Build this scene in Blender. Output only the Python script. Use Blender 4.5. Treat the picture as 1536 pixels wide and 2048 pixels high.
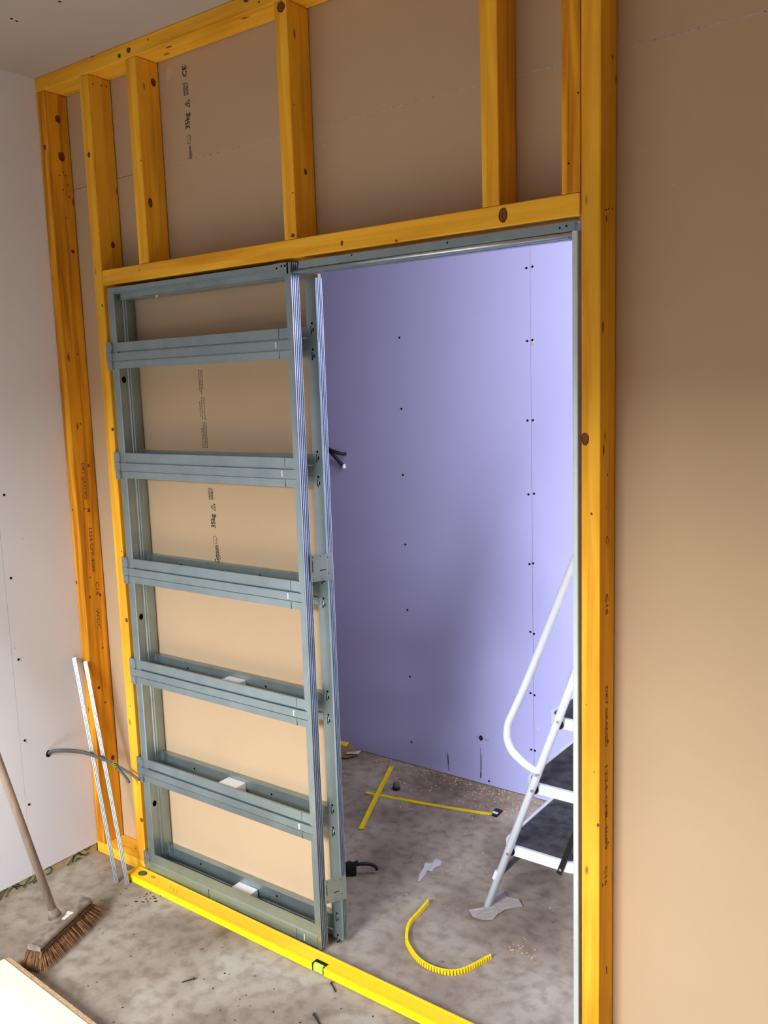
import bpy, bmesh, math, random
from mathutils import Vector, Matrix
random.seed(7)
for o in list(bpy.data.objects): bpy.data.objects.remove(o)
S = bpy.context.scene
COL = S.collection

# ------------------------------------------------------------------ camera
cam = bpy.data.cameras.new('camera'); co = bpy.data.objects.new('camera', cam); COL.objects.link(co)
cam.sensor_fit = 'VERTICAL'; cam.sensor_height = 24.0; cam.lens = 1774.6 / 2048 * 24.0; cam.clip_start = 0.02
Rv = Vector((0.80788612, 0.5884757, -0.0318804)); Uv = Vector((-0.05743626, 0.13245807, 0.98952308)); Fv = Vector((-0.58653311, 0.79759088, -0.14081088))
m = Matrix((Rv, Uv, -Fv)).transposed().to_4x4(); m.translation = Vector((2.75601, -1.86094, 1.69819)); co.matrix_world = m
S.camera = co

# ------------------------------------------------------------------ world, sun, daylight
S.view_settings.view_transform = 'Standard'; S.view_settings.look = 'None'; S.view_settings.gamma = 1
S.view_settings.use_curve_mapping = False; S.view_settings.exposure = 0.0
w = bpy.data.worlds.new('world'); S.world = w; w.use_nodes = True
bg = w.node_tree.nodes['Background']; bg.inputs[0].default_value = (0.62, 0.78, 1.0, 1); bg.inputs[1].default_value = 1.0

def area(name, loc, rot, sx, sy, power, col, spread=math.pi):
    l = bpy.data.lights.new(name, 'AREA'); l.shape = 'RECTANGLE'; l.size = sx; l.size_y = sy; l.energy = power; l.color = col; l.spread = spread
    o = bpy.data.objects.new(name, l); COL.objects.link(o); o.location = loc; o.rotation_euler = rot; return o
# sky light falling in through the patio door behind the photographer
area('sky_at_patio', (1.35, -5.4, 3.45), (math.radians(57), 0, 0), 2.2, 2.6, 960, (0.95, 0.98, 1.0))
# behind the partition: added light far right grading the lilac wall, and a rooflight
area('added_side_light', (6.78, -1.45, 1.75), Vector((-5.6, 2.7, -0.5)).to_track_quat('-Z', 'Y').to_euler(), 1.1, 1.7, 680, (0.96, 0.97, 1.0))
area('rooflight_daylight', (2.35, 0.68, 2.70), (0, 0, 0), 0.7, 0.9, 30, (0.92, 0.95, 1.0))
sun = bpy.data.lights.new('sun', 'SUN'); sun.energy = 6.0; sun.angle = 0.02; sun.color = (1.0, 0.93, 0.82)
so = bpy.data.objects.new('sun', sun); COL.objects.link(so)
sd = Vector((-0.12, 1.0, -0.98)).normalized()
so.rotation_euler = sd.to_track_quat('-Z', 'Y').to_euler()

# ------------------------------------------------------------------ materials
def newmat(name):
    m = bpy.data.materials.new(name); m.use_nodes = True
    return m, m.node_tree, m.node_tree.nodes, m.node_tree.links, m.node_tree.nodes['Principled BSDF']
def ramp(N, stops):
    r = N.new('ShaderNodeValToRGB')
    while len(r.color_ramp.elements) < len(stops): r.color_ramp.elements.new(0.5)
    for e, (p, c) in zip(r.color_ramp.elements, stops): e.position = p; e.color = (*c, 1)
    return r
def plain(name, col, rough=0.6, metal=0.0, var=0.06, scale=8.0, bump=0.0, bscale=200.0, spec=0.3, emit=None, trans=0.0):
    m, nt, N, L, B = newmat(name)
    tc = N.new('ShaderNodeTexCoord'); n = N.new('ShaderNodeTexNoise'); n.inputs['Scale'].default_value = scale; n.inputs['Detail'].default_value = 5
    L.new(tc.outputs['Object'], n.inputs['Vector'])
    r = ramp(N, [(0.3, tuple(c * (1 - var) for c in col)), (0.7, tuple(min(1, c * (1 + var)) for c in col))])
    L.new(n.outputs[0], r.inputs[0]); L.new(r.outputs[0], B.inputs['Base Color'])
    B.inputs['Roughness'].default_value = rough; B.inputs['Metallic'].default_value = metal
    B.inputs['Specular IOR Level'].default_value = spec
    if trans: B.inputs['Transmission Weight'].default_value = trans
    if bump:
        n2 = N.new('ShaderNodeTexNoise'); n2.inputs['Scale'].default_value = bscale; n2.inputs['Detail'].default_value = 3
        L.new(tc.outputs['Object'], n2.inputs['Vector'])
        b = N.new('ShaderNodeBump'); b.inputs['Strength'].default_value = bump; b.inputs['Distance'].default_value = 0.002
        L.new(n2.outputs[0], b.inputs['Height']); L.new(b.outputs[0], B.inputs['Normal'])
    return m
def wood(name, axis, base, dark, knot=(0.16, 0.045, 0.008)):
    m, nt, N, L, B = newmat(name)
    tc = N.new('ShaderNodeTexCoord'); mp = N.new('ShaderNodeMapping')
    sc = [26, 26, 26]; sc[axis] = 1.3; mp.inputs['Scale'].default_value = sc
    L.new(tc.outputs['Object'], mp.inputs['Vector'])
    n = N.new('ShaderNodeTexNoise'); n.inputs['Scale'].default_value = 1.6; n.inputs['Detail'].default_value = 6; n.inputs['Distortion'].default_value = 0.6
    L.new(mp.outputs[0], n.inputs['Vector'])
    r = ramp(N, [(0.30, dark), (0.52, base), (0.75, tuple(min(1, c * 1.12) for c in base))])
    L.new(n.outputs[0], r.inputs[0])
    # broad darker heartwood patches
    mp2 = N.new('ShaderNodeMapping'); s2 = [9, 9, 9]; s2[axis] = 2.0; mp2.inputs['Scale'].default_value = s2; L.new(tc.outputs['Object'], mp2.inputs['Vector'])
    n2 = N.new('ShaderNodeTexNoise'); n2.inputs['Scale'].default_value = 1.0; n2.inputs['Detail'].default_value = 4; L.new(mp2.outputs[0], n2.inputs['Vector'])
    r2 = ramp(N, [(0.35, (0.62, 0.55, 0.50)), (0.55, (1, 1, 1))]); L.new(n2.outputs[0], r2.inputs[0])
    mx = N.new('ShaderNodeMix'); mx.data_type = 'RGBA'; mx.blend_type = 'MULTIPLY'; mx.inputs[0].default_value = 0.55
    L.new(r.outputs[0], mx.inputs[6]); L.new(r2.outputs[0], mx.inputs[7])
    # pin knots
    mp3 = N.new('ShaderNodeMapping'); s3 = [14, 14, 14]; s3[axis] = 5; mp3.inputs['Scale'].default_value = s3; L.new(tc.outputs['Object'], mp3.inputs['Vector'])
    v = N.new('ShaderNodeTexVoronoi'); v.inputs['Scale'].default_value = 1.0; L.new(mp3.outputs[0], v.inputs['Vector'])
    r3 = ramp(N, [(0.035, (1, 1, 1)), (0.09, (0, 0, 0))]); L.new(v.outputs['Distance'], r3.inputs[0])
    mk = N.new('ShaderNodeMix'); mk.data_type = 'RGBA'; L.new(r3.outputs[0], mk.inputs[0]); L.new(mx.outputs[2], mk.inputs[6]); mk.inputs[7].default_value = (*knot, 1)
    L.new(mk.outputs[2], B.inputs['Base Color'])
    B.inputs['Roughness'].default_value = 0.7; B.inputs['Specular IOR Level'].default_value = 0.12
    b = N.new('ShaderNodeBump'); b.inputs['Strength'].default_value = 0.25; b.inputs['Distance'].default_value = 0.001
    L.new(n.outputs[0], b.inputs['Height']); L.new(b.outputs[0], B.inputs['Normal'])
    return m
PINE = (0.97, 0.50, 0.040); PINED = (0.84, 0.36, 0.020)
M = {}
M['pine_z'] = wood('pine_upright', 2, PINE, PINED)
M['pine_x'] = wood('pine_level', 0, PINE, PINED)
M['pine_old'] = wood('pine_stained', 2, (0.88, 0.38, 0.022), (0.46, 0.15, 0.010))
M['knot'] = plain('knot_wood', (0.20, 0.05, 0.010), 0.7, var=0.5, scale=160)
M['knot_dark'] = plain('knot_bark', (0.025, 0.010, 0.005), 0.8, var=0.4, scale=160)
M['paper'] = plain('brown_board_paper', (0.52, 0.370, 0.232), 0.9, var=0.035, scale=2.2, bump=0.06, bscale=420, spec=0.12)
M['grey'] = plain('grey_board_paper', (0.77, 0.765, 0.82), 0.85, var=0.03, scale=1.8, bump=0.05, bscale=420, spec=0.15)
M['ceil'] = plain('ceiling_board_paper', (0.47, 0.42, 0.38), 0.9, var=0.03, scale=2, bump=0.05, bscale=400, spec=0.1)
M['purple'] = plain('lilac_board_paper', (0.415, 0.43, 0.78), 0.75, var=0.025, scale=2.0, bump=0.04, bscale=400, spec=0.25)
M['plaster'] = plain('gypsum_core', (0.50, 0.43, 0.36), 0.9, var=0.25, scale=90)
M['steel'] = plain('galvanised_steel', (0.33, 0.41, 0.43), 0.38, metal=0.82, var=0.10, scale=14, spec=0.5)
M['steel_edge'] = plain('glint_and_bright_steel', (0.66, 0.70, 0.72), 0.30, metal=0.9, var=0.05, scale=14, spec=0.5)  # paler steel: painted glints on jamb lips, also the shiny strips and track edge
M['steel_screw'] = plain('zinc_screw', (0.85, 0.86, 0.86), 0.25, metal=0.9, var=0.03)
M['black'] = plain('black_plastic', (0.008, 0.008, 0.009), 0.5, var=0.2)
M['dark'] = plain('hole_shade_and_dark_fixing', (0.006, 0.005, 0.005), 0.9, var=0.1, spec=0.0)  # near-black: shade painted as flat holes, also dark screw heads and joints
M['ink'] = plain('black_print', (0.020, 0.016, 0.014), 0.9, var=0.2, scale=300)
M['ink_faint'] = plain('faded_print', (0.22, 0.10, 0.03), 0.9, var=0.3, scale=300)
M['green_ink'] = plain('green_print', (0.006, 0.060, 0.030), 0.7, var=0.3, scale=60)
M['foil'] = plain('beige_insulation_facing', (0.46, 0.36, 0.22), 0.6, var=0.15, scale=30)
M['yellow'] = plain('yellow_lacquer', (0.90, 0.56, 0.010), 0.42, var=0.02, spec=0.35)
M['yellow_side'] = plain('bright_yellow_lacquer', (0.93, 0.64, 0.004), 0.42, var=0.02, spec=0.35)
M['yellow_strip'] = plain('yellow_plastic', (0.80, 0.62, 0.010), 0.45, var=0.08, scale=80)
M['vial'] = plain('green_vial', (0.50, 0.85, 0.06), 0.15, var=0.1, scale=60, spec=0.6)
M['rubber'] = plain('olive_plug', (0.10, 0.10, 0.045), 0.6, var=0.3, scale=120)
M['white_paint'] = plain('white_enamel', (0.74, 0.80, 0.88), 0.3, var=0.02, spec=0.5)
M['mat_black'] = plain('dusty_rubber_mat', (0.075, 0.075, 0.078), 0.85, var=0.55, scale=26, bump=0.3, bscale=300)
M['foam'] = plain('white_polystyrene', (0.80, 0.80, 0.84), 0.8, var=0.02, bump=0.3, bscale=260)
M['tissue'] = plain('grey_white_paper', (0.66, 0.61, 0.57), 0.85, var=0.08, scale=30)
M['cable'] = plain('grey_cable_sheath', (0.10, 0.10, 0.105), 0.5, var=0.1)
M['tape'] = plain('green_yellow_wire', (0.35, 0.42, 0.02), 0.5)
M['broom_wood'] = wood('weathered_ash', 2, (0.31, 0.235, 0.185), (0.20, 0.14, 0.105))
M['broom_block'] = plain('dusty_wood', (0.22, 0.175, 0.14), 0.85, var=0.45, scale=30)
M['bristle'] = plain('coir_bristle', (0.30, 0.145, 0.06), 0.8, var=0.5, scale=70)
M['card'] = plain('brown_card', (0.42, 0.30, 0.18), 0.85)
M['chip'] = plain('sawdust', (0.62, 0.42, 0.24), 0.9, var=0.3, scale=60)
M['osb'] = plain('chipboard_face', (0.72, 0.66, 0.52), 0.7, var=0.10, scale=70, bump=0.1)
M['osb_edge'] = plain('chipboard_edge', (0.42, 0.27, 0.15), 0.9, var=0.35, scale=180, bump=0.4)
def concrete():
    m, nt, N, L, B = newmat('dusty_concrete')
    tc = N.new('ShaderNodeTexCoord')
    def noise(s, d, dist=0.0):
        n = N.new('ShaderNodeTexNoise'); n.inputs['Scale'].default_value = s; n.inputs['Detail'].default_value = d; n.inputs['Distortion'].default_value = dist
        L.new(tc.outputs['Object'], n.inputs['Vector']); return n
    r1 = ramp(N, [(0.32, (0.18, 0.138, 0.108)), (0.48, (0.275, 0.228, 0.180)), (0.68, (0.385, 0.35, 0.29))]); L.new(noise(3.0, 12, 0.15).outputs[0], r1.inputs[0])
    r2 = ramp(N, [(0.34, (0.58, 0.52, 0.47)), (0.55, (1, 1, 1))]); L.new(noise(24, 12, 0.1).outputs[0], r2.inputs[0])
    mx = N.new('ShaderNodeMix'); mx.data_type = 'RGBA'; mx.blend_type = 'MULTIPLY'; mx.inputs[0].default_value = 0.65
    L.new(r1.outputs[0], mx.inputs[6]); L.new(r2.outputs[0], mx.inputs[7])
    # dark pits
    v = N.new('ShaderNodeTexVoronoi'); v.inputs['Scale'].default_value = 30; v.inputs['Randomness'].default_value = 1; L.new(tc.outputs['Object'], v.inputs['Vector'])
    r3 = ramp(N, [(0.05, (.85, .85, .85)), (0.17, (0, 0, 0))]); L.new(v.outputs['Distance'], r3.inputs[0])
    pm = ramp(N, [(0.52, (0, 0, 0)), (0.62, (1, 1, 1))]); L.new(noise(9, 3).outputs[0], pm.inputs[0])
    mm = N.new('ShaderNodeMath'); mm.operation = 'MULTIPLY'; L.new(r3.outputs[0], mm.inputs[0]); L.new(pm.outputs[0], mm.inputs[1])
    mk = N.new('ShaderNodeMix'); mk.data_type = 'RGBA'; L.new(mm.outputs[0], mk.inputs[0]); L.new(mx.outputs[2], mk.inputs[6]); mk.inputs[7].default_value = (0.07, 0.035, 0.028, 1)
    # pale plaster smears
    r4 = ramp(N, [(0.66, (0, 0, 0)), (0.80, (0.5, 0.5, 0.5))]); L.new(noise(5.0, 9, 0.3).outputs[0], r4.inputs[0])
    mp = N.new('ShaderNodeMix'); mp.data_type = 'RGBA'; L.new(r4.outputs[0], mp.inputs[0]); L.new(mk.outputs[2], mp.inputs[6]); mp.inputs[7].default_value = (0.60, 0.57, 0.52, 1)
    L.new(mp.outputs[2], B.inputs['Base Color']); B.inputs['Roughness'].default_value = 0.8; B.inputs['Specular IOR Level'].default_value = 0.3
    b = N.new('ShaderNodeBump'); b.inputs['Strength'].default_value = 0.4; b.inputs['Distance'].default_value = 0.003
    L.new(noise(45, 8).outputs[0], b.inputs['Height']); L.new(b.outputs[0], B.inputs['Normal'])
    return m
M['concrete'] = concrete()

# ------------------------------------------------------------------ helpers
def link(name, me, mat, parent=None):
    o = bpy.data.objects.new(name, me); COL.objects.link(o)
    if mat is not None:
        me.materials.clear(); me.materials.append(M[mat] if isinstance(mat, str) else mat)
    if parent is not None: o.parent = parent
    return o
def obj(name, bm, mat, parent=None, smooth=False, bevel=0.0):
    if bevel:
        bmesh.ops.bevel(bm, geom=list(bm.edges), offset=bevel, segments=2, affect='EDGES', profile=0.5)
    bmesh.ops.recalc_face_normals(bm, faces=list(bm.faces))
    me = bpy.data.meshes.new(name); bm.to_mesh(me); bm.free()
    if smooth:
        for p in me.polygons: p.use_smooth = True
    return link(name, me, mat, parent)
def empty(name, loc, label=None, cat=None, group=None, kind=None):
    o = bpy.data.objects.new(name, None); COL.objects.link(o); o.empty_display_size = 0.05
    tag(o, label, cat, group, kind); o['_at'] = 0; del o['_at']
    o.location = loc; ORG[o.name] = Vector(loc); return o
ORG = {}
def tag(o, label=None, cat=None, group=None, kind=None):
    if label: o['label'] = label
    if cat: o['category'] = cat
    if group: o['group'] = group
    if kind: o['kind'] = kind
    return o
def shift(bm, parent):
    if parent is not None and parent.name in ORG: bmesh.ops.translate(bm, verts=list(bm.verts), vec=-ORG[parent.name])
def box(bm, x0, x1, y0, y1, z0, z1):
    vs = [bm.verts.new((x, y, z)) for x in (x0, x1) for y in (y0, y1) for z in (z0, z1)]
    for f in ((0, 1, 3, 2), (4, 6, 7, 5), (0, 4, 5, 1), (2, 3, 7, 6), (0, 2, 6, 4), (1, 5, 7, 3)): bm.faces.new([vs[i] for i in f])
    return vs
def B_(x0, x1, y0, y1, z0, z1):
    bm = bmesh.new(); box(bm, x0, x1, y0, y1, z0, z1); return bm
def obox(bm, c, ax, ay, az, hx, hy, hz):
    c = Vector(c); vs = [bm.verts.new(c + ax * (sx * hx) + ay * (sy * hy) + az * (sz * hz)) for sx in (-1, 1) for sy in (-1, 1) for sz in (-1, 1)]
    for f in ((0, 1, 3, 2), (4, 6, 7, 5), (0, 4, 5, 1), (2, 3, 7, 6), (0, 2, 6, 4), (1, 5, 7, 3)): bm.faces.new([vs[i] for i in f])
def prism(bm, poly, axis, a, b):
    """closed polygon in the two other axes, extruded along axis from a to b"""
    def P(p, t):
        q = list(p); q.insert(axis, t); return q
    lo = [bm.verts.new(P(p, a)) for p in poly]; hi = [bm.verts.new(P(p, b)) for p in poly]
    n = len(poly)
    for i in range(n): bm.faces.new((lo[i], lo[(i + 1) % n], hi[(i + 1) % n], hi[i]))
    bm.faces.new(lo); bm.faces.new(hi[::-1])
def tube(bm, pts, r, n=12, caps=True, radii=None, flat=1.0):
    pts = [Vector(p) for p in pts]; rings = []; up = None
    for i, p in enumerate(pts):
        t = (pts[min(i + 1, len(pts) - 1)] - pts[max(i - 1, 0)]).normalized()
        if up is None: up = Vector((0, 0, 1)) if abs(t.z) < 0.9 else Vector((1, 0, 0))
        a = t.cross(up).normalized(); b = a.cross(t).normalized(); up = b
        rr = radii[i] if radii else r
        rings.append([bm.verts.new(p + (a * math.cos(2 * math.pi * k / n) + b * math.sin(2 * math.pi * k / n) * flat) * rr) for k in range(n)])
    for A, Bq in zip(rings, rings[1:]):
        for k in range(n): bm.faces.new((A[k], A[(k + 1) % n], Bq[(k + 1) % n], Bq[k]))
    if caps: bm.faces.new(rings[0][::-1]); bm.faces.new(rings[-1])
def spline(pts, k=6):
    pts = [Vector(p) for p in pts]; out = []
    for i in range(len(pts) - 1):
        p0 = pts[max(i - 1, 0)]; p1 = pts[i]; p2 = pts[i + 1]; p3 = pts[min(i + 2, len(pts) - 1)]
        for j in range(k):
            t = j / k
            out.append(0.5 * ((2 * p1) + (-p0 + p2) * t + (2 * p0 - 5 * p1 + 4 * p2 - p3) * t * t + (-p0 + 3 * p1 - 3 * p2 + p3) * t ** 3))
    out.append(pts[-1]); return out
def disc(bm, c, nrm, rx, ry=None, up=(0, 0, 1), th=0.0006, n=14, wob=0.0):
    c = Vector(c); nrm = Vector(nrm).normalized(); up = Vector(up); ry = ry or rx
    a = up.cross(nrm).normalized(); b = nrm.cross(a).normalized()
    lo = []; hi = []
    for k in range(n):
        t = 2 * math.pi * k / n; q = 1 + random.uniform(-wob, wob)
        d = a * (rx * q * math.cos(t)) + b * (ry * q * math.sin(t))
        lo.append(bm.verts.new(c + d)); hi.append(bm.verts.new(c + d * 0.96 + nrm * th))
    for k in range(n): bm.faces.new((lo[k], lo[(k + 1) % n], hi[(k + 1) % n], hi[k]))
    bm.faces.new(hi); bm.faces.new(lo[::-1])
def text(name, s, origin, right, up, size, mat, parent, width=None):
    cu = bpy.data.curves.new(name, 'FONT'); cu.body = s; cu.size = size; cu.extrude = 0.0; cu.offset = size * 0.022; cu.resolution_u = 2
    to = bpy.data.objects.new(name, cu); COL.objects.link(to)
    dg = bpy.context.evaluated_depsgraph_get(); me = bpy.data.meshes.new_from_object(to.evaluated_get(dg)); bpy.data.objects.remove(to)
    right = Vector(right); up = Vector(up); nrm = right.cross(up); origin = Vector(origin)
    w0 = max((v.co.x for v in me.vertices), default=1); k = (width / w0) if width else 1
    off = ORG.get(parent.name, Vector()) if parent else Vector()
    for v in me.vertices: v.co = origin + right * (v.co.x * k) + up * v.co.y + nrm * 0.0005 - off
    return link(name, me, mat, parent)

# ------------------------------------------------------------------ setting
H = 2.746; D = 0.0858; PB = 0.0890; PT = 0.0125; FW = 1.2592
X1 = 3.3; YB = -2.6; X2 = 8.0; YW = -1.6
def struct(name, bm, mat): return tag(obj(name, bm, mat), kind='structure')
struct('floor', B_(-3.4, X2 + .1, YB - .1, FW + .1, -0.12, 0), 'concrete')
struct('ceiling', B_(-0.15, X1 + .1, YB - .1, D, H, H + 0.06), 'ceil')
bm = bmesh.new()   # corridor ceiling with the rooflight opening
box(bm, -3.4, 2.00, PB + PT, FW + .1, H, H + .06); box(bm, 2.7, X2 + .1, PB + PT, FW + .1, H, H + .06); box(bm, X1 + .1001, X2 + .1, YW - .1, PB + PT, H, H + .06)
box(bm, 2.00, 2.7, PB + PT, 0.23, H, H + .06); box(bm, 2.00, 2.7, 1.13, FW + .1, H, H + .06)
struct('ceiling_corridor', bm, 'ceil')
cl_ = bpy.data.objects['ceiling']
bm = bmesh.new(); disc(bm, (0, 0, 0), (0, 0, -1), .004, up=(0, 1, 0), th=.001); c0_ = obj('screw_head', bm, 'dark', cl_); c0_.location = (.383, -.314, H)
for x_, y_ in ((.379, -.296), (.578, -.293)):
    c = c0_.copy(); COL.objects.link(c); c.parent = cl_; c.location = (x_, y_, H)
# left wall: two grey sheets, a cable hole and a strip of printed facing at the base
wl = empty('wall_left', (0, 0, 0), kind='structure')
obj('plasterboard', B_(-0.0125, 0, -0.268, 0.088, 0.034, H), 'grey', wl)
obj('plasterboard', B_(-0.0125, 0, -1.4685, -0.2690, 0.034, H), 'grey', wl)
obj('plasterboard', B_(-0.0125, 0, YB, -1.4695, 0.034, H), 'grey', wl)
obj('backing', B_(-0.15, -0.013, YB - .1, 0.10, 0, H), 'grey', wl)
obj('insulation_facing', B_(-0.0128, -0.003, YB, -0.001, 0.0, 0.0338), 'foil', wl)
bm = bmesh.new()
def stroke(pts, r=0.0026):
    tube(bm, spline([(-0.0028, y, z) for y, z in pts], 4), r, 5, flat=0.8)
for pts in ([(-.395, .004), (-.375, .024), (-.36, .031)], [(-.40, .012), (-.385, .029), (-.37, .032)], [(-.372, .003), (-.355, .022), (-.338, .024), (-.328, .010)],
            [(-.345, .032), (-.318, .014)], [(-.33, .031), (-.305, .012), (-.292, .020)], [(-.305, .004), (-.29, .020), (-.272, .030)], [(-.285, .010), (-.262, .014), (-.255, .032)],
            [(-.268, .003), (-.246, .010), (-.238, .028)], [(-.215, .030), (-.200, .031), (-.193, .018), (-.203, .008), (-.216, .010)],
            [(-.130, .003), (-.115, .014), (-.098, .029)], [(-.108, .004), (-.100, .020), (-.082, .026), (-.068, .014)], [(-.096, .003), (-.086, .010), (-.074, .004)],
            [(-.083, .033), (-.055, .008), (-.040, .012)], [(-.055, .032), (-.043, .022)], [(-.043, .022), (-.028, .033)]):
    stroke(pts)
obj('printed_mark', bm, 'green_ink', wl)
bm = bmesh.new(); disc(bm, (0.0002, 0, 0), (1, 0, 0), 0.0042, 0.0042, th=0.0012); me = None
screw0 = obj('screw_head', bm, 'dark', wl); screw0.location = (0, -0.243, 1.379)
for y, z in ((-.246, 1.097), (-.246, .813), (-.251, .525), (-.257, .293)):
    c = screw0.copy(); COL.objects.link(c); c.parent = wl; c.location = (0, y, z)
bm = bmesh.new(); disc(bm, (0.0002, -.166, .446), (1, 0, 0), .011, .013, th=.0008, wob=.15); obj('cable_hole', bm, 'dark', wl)
bm = bmesh.new()
for y, z, a in ((-.245, .516, .004), (-.255, .855, .003), (-.19, 1.222, .003)): disc(bm, (0.0001, y, z), (1, 0, 0), a * .5, a, th=.0004, wob=.3)
obj('scuff', bm, 'plaster', wl)
# front room shell behind the photographer
struct('wall_right', B_(X1, X1 + .1, YB - .1, PB - .0005, 0, H), 'paper')
bm = bmesh.new(); box(bm, 0, 0.2, YB - .1, YB, 0, H); box(bm, 2.4, X1, YB - .1, YB, 0, H); box(bm, 0.2, 2.4, YB - .1, YB, 2.0, H)
struct('wall_back', bm, 'paper')
# corridor shell
struct('wall_corridor_left', B_(-3.4, -0.011, PB, PB + PT, 0, H), 'paper')
struct('wall_corridor_end', B_(-3.4, -3.3, PB + PT, FW, 0, H), 'paper')
struct('wall_side_end', B_(X2, X2 + .1, YW, FW, 0, H), 'grey')
wf = empty('wall_far', (0, 0, 0), kind='structure')
obj('plasterboard', B_(-0.02, 1.1815, FW, FW + .0125, 0.003, H), 'purple', wf)
obj('plasterboard', B_(-3.3, -0.021, FW, FW + .0125, 0.003, H), 'purple', wf)
obj('plasterboard', B_(1.1830, 2.383, FW, FW + .0125, 0.003, H), 'purple', wf)
obj('plasterboard', B_(2.3845, X2, FW, FW + .0125, 0.003, H), 'purple', wf)
obj('backing', B_(-3.4, X2, FW + .0126, FW + .1, 0, H), 'dark', wf)
bm = bmesh.new(); disc(bm, (0, -0.0002, 0), (0, -1, 0), 0.0045, th=0.0012); s1 = obj('screw_head', bm, 'dark', wf); s1.location = (.572, FW, 1.897)
pos = [(.572, 1.598), (.570, 1.315), (.572, 1.011), (.573, .718), (.576, .414), (.574, .108), (.97, .021)]
for a, b, z, z2 in ((1.168, 1.193, 2.122, 2.125), (1.169, 1.190, 1.85, 1.853), (1.167, 1.190, 1.547, 1.548), (1.168, 1.192, 1.258, 1.262), (1.170, 1.186, .980, .984), (1.171, 1.187, .703, .697), (1.170, 1.187, .447, .441), (1.170, 1.187, .206, .206)):
    pos += [(a, z), (b, z2)]
for x, z in pos:
    c = s1.copy(); COL.objects.link(c); c.parent = wf; c.location = (x, FW, z)
bm = bmesh.new(); disc(bm, (.934, FW - .0002, .205), (0, -1, 0), .009, .012, th=.001); obj('pilot_hole', bm, 'knot_dark', wf)
bm = bmesh.new()
for (xa, za), (xb, zb), r in (((.764, .105), (.766, .05), .0008), ((.768, .09), (.770, .02), .0012), ((.931, .16), (.930, .03), .0008), ((.937, .13), (.932, .03), .0006), ((.930, .05), (.930, .024), .0018), ((.908, .208), (.925, .205), .0007), ((.943, .205), (.972, .200), .0008)):
    tube(bm, [(xa, FW - .0003, za), (xb, FW - .0003, zb)], r, 5)
obj('pencil_mark', bm, 'ink', wf)
bm = bmesh.new()
for x, z, a in ((1.192, 1.838, .006), (1.176, 1.868, .004), (1.19, 2.165, .006), (1.176, .36, .004), (1.20, .30, .006), (1.215, .25, .004)): disc(bm, (x, FW - .0002, z), (0, -1, 0), a, a * 1.3, th=.0005, wob=.3)
obj('filler_spot', bm, 'plaster', wf)

# partition lining (brown back of the far plasterboards)
wp = empty('wall_partition', (0, 0, 0), kind='structure')
J = 2.398; g = 0.0008; OX0, OX1, OZ = 1.119, 1.945, 2.052
obj('plasterboard', B_(-0.01, 1.1020, PB, PB + PT, 0.003, J - g), 'paper', wp)
obj('plasterboard', B_(1.1030, OX0, PB, PB + PT, 0.003, OZ), 'paper', wp)
obj('plasterboard', B_(1.1030, 1.962, PB, PB + PT, OZ + .001, J - g), 'paper', wp)
obj('plasterboard', B_(OX1, 3.162, PB, PB + PT, 0.003, OZ), 'paper', wp).hide_render = False
obj('plasterboard', B_(1.963, 3.162, PB, PB + PT, OZ, J - g), 'paper', wp)
obj('plasterboard', B_(3.163, X1 + .0999, PB, PB + PT, 0.003, J - g), 'paper', wp)
obj('plasterboard', B_(-0.01, 1.9625, PB, PB + PT, J + g, H), 'paper', wp)
obj('plasterboard', B_(1.9635, X1 + .0999, PB, PB + PT, J + g, H), 'paper', wp)
bm = bmesh.new()
x = 0.52
while x < 3.6:
    w_ = random.uniform(.01, .05)
    box(bm, x, x + w_, PB - random.uniform(.0002, .0007), PB + .004, J - .0011, J + .0011); x += w_ + random.uniform(0, .006)
obj('joint_edge', bm, 'plaster', wp)
bm = bmesh.new()
for x, z, a, b in ((1.030, 2.395, .010, .007), (1.055, 2.388, .008, .005), (1.150, 2.365, .012, .006), (1.160, 2.345, .010, .005), (1.139, 2.33, .005, .012), (.56, 2.66, .016, .02), (2.05, 2.18, .003, .003), (2.11, 2.10, .003, .003)):
    disc(bm, (x, PB - .0001, z), (0, -1, 0), a, b, th=.0003, wob=.35)
scf = obj('scuff', bm, plain('pale_scuff', (0.56, 0.42, 0.31), 0.9), wp)
# prints on the board: read upwards
RT, UPX = (0, 0, 1), (-1, 0, 0)
def icons(x, z):
    bm = bmesh.new(); y = PB - 0.0004
    def ln(a, b, r=.0006): tube(bm, [(x + a[0], y, z + a[1]), (x + b[0], y, z + b[1])], r, 4)
    # hands lifting a sheet
    for a, b in (((-.012, .004), (-.012, .024)), ((-.012, .004), (-.002, .001)), ((-.012, .024), (-.002, .028)), ((-.002, .001), (.003, .007)), ((-.002, .028), (.004, .022)), ((.003, .007), (-.003, .013)), ((.004, .022), (-.001, .018)), ((-.003, .013), (.004, .014)), ((-.001, .018), (.005, .018))): ln(a, b)
    return bm
def warn(x, z, s=.022):
    bm = bmesh.new(); y = PB - 0.0004
    A, Bc, C = (x - s * .45, z + s * .5), (x + s * .45, z), (x + s * .45, z + s)
    for p, q in ((A, Bc), (Bc, C), (C, A)): tube(bm, [(p[0], y, p[1]), (q[0], y, q[1])], .0010, 4)
    tube(bm, [(x - s * .05, y, z + s * .5), (x + s * .22, y, z + s * .5)], .0011, 4); disc(bm, (x + s * .33, y, z + s * .5), (0, -1, 0), .0011)
    return bm
y = PB
text('print', 'Gypsum', (.657, y, 1.150), RT, UPX, .030, 'ink', wp, .056)
obj('pictogram', icons(.648, 1.209), 'ink', wp)
text('print', '35kg', (.648, y, 1.262), RT, UPX, .027, 'ink', wp, .046)
obj('warning_sign', warn(.642, 1.319), 'ink', wp)
text('print', 'HANDLE', (.634, y, 1.354), RT, UPX, .013, 'ink', wp, .038)
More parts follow.
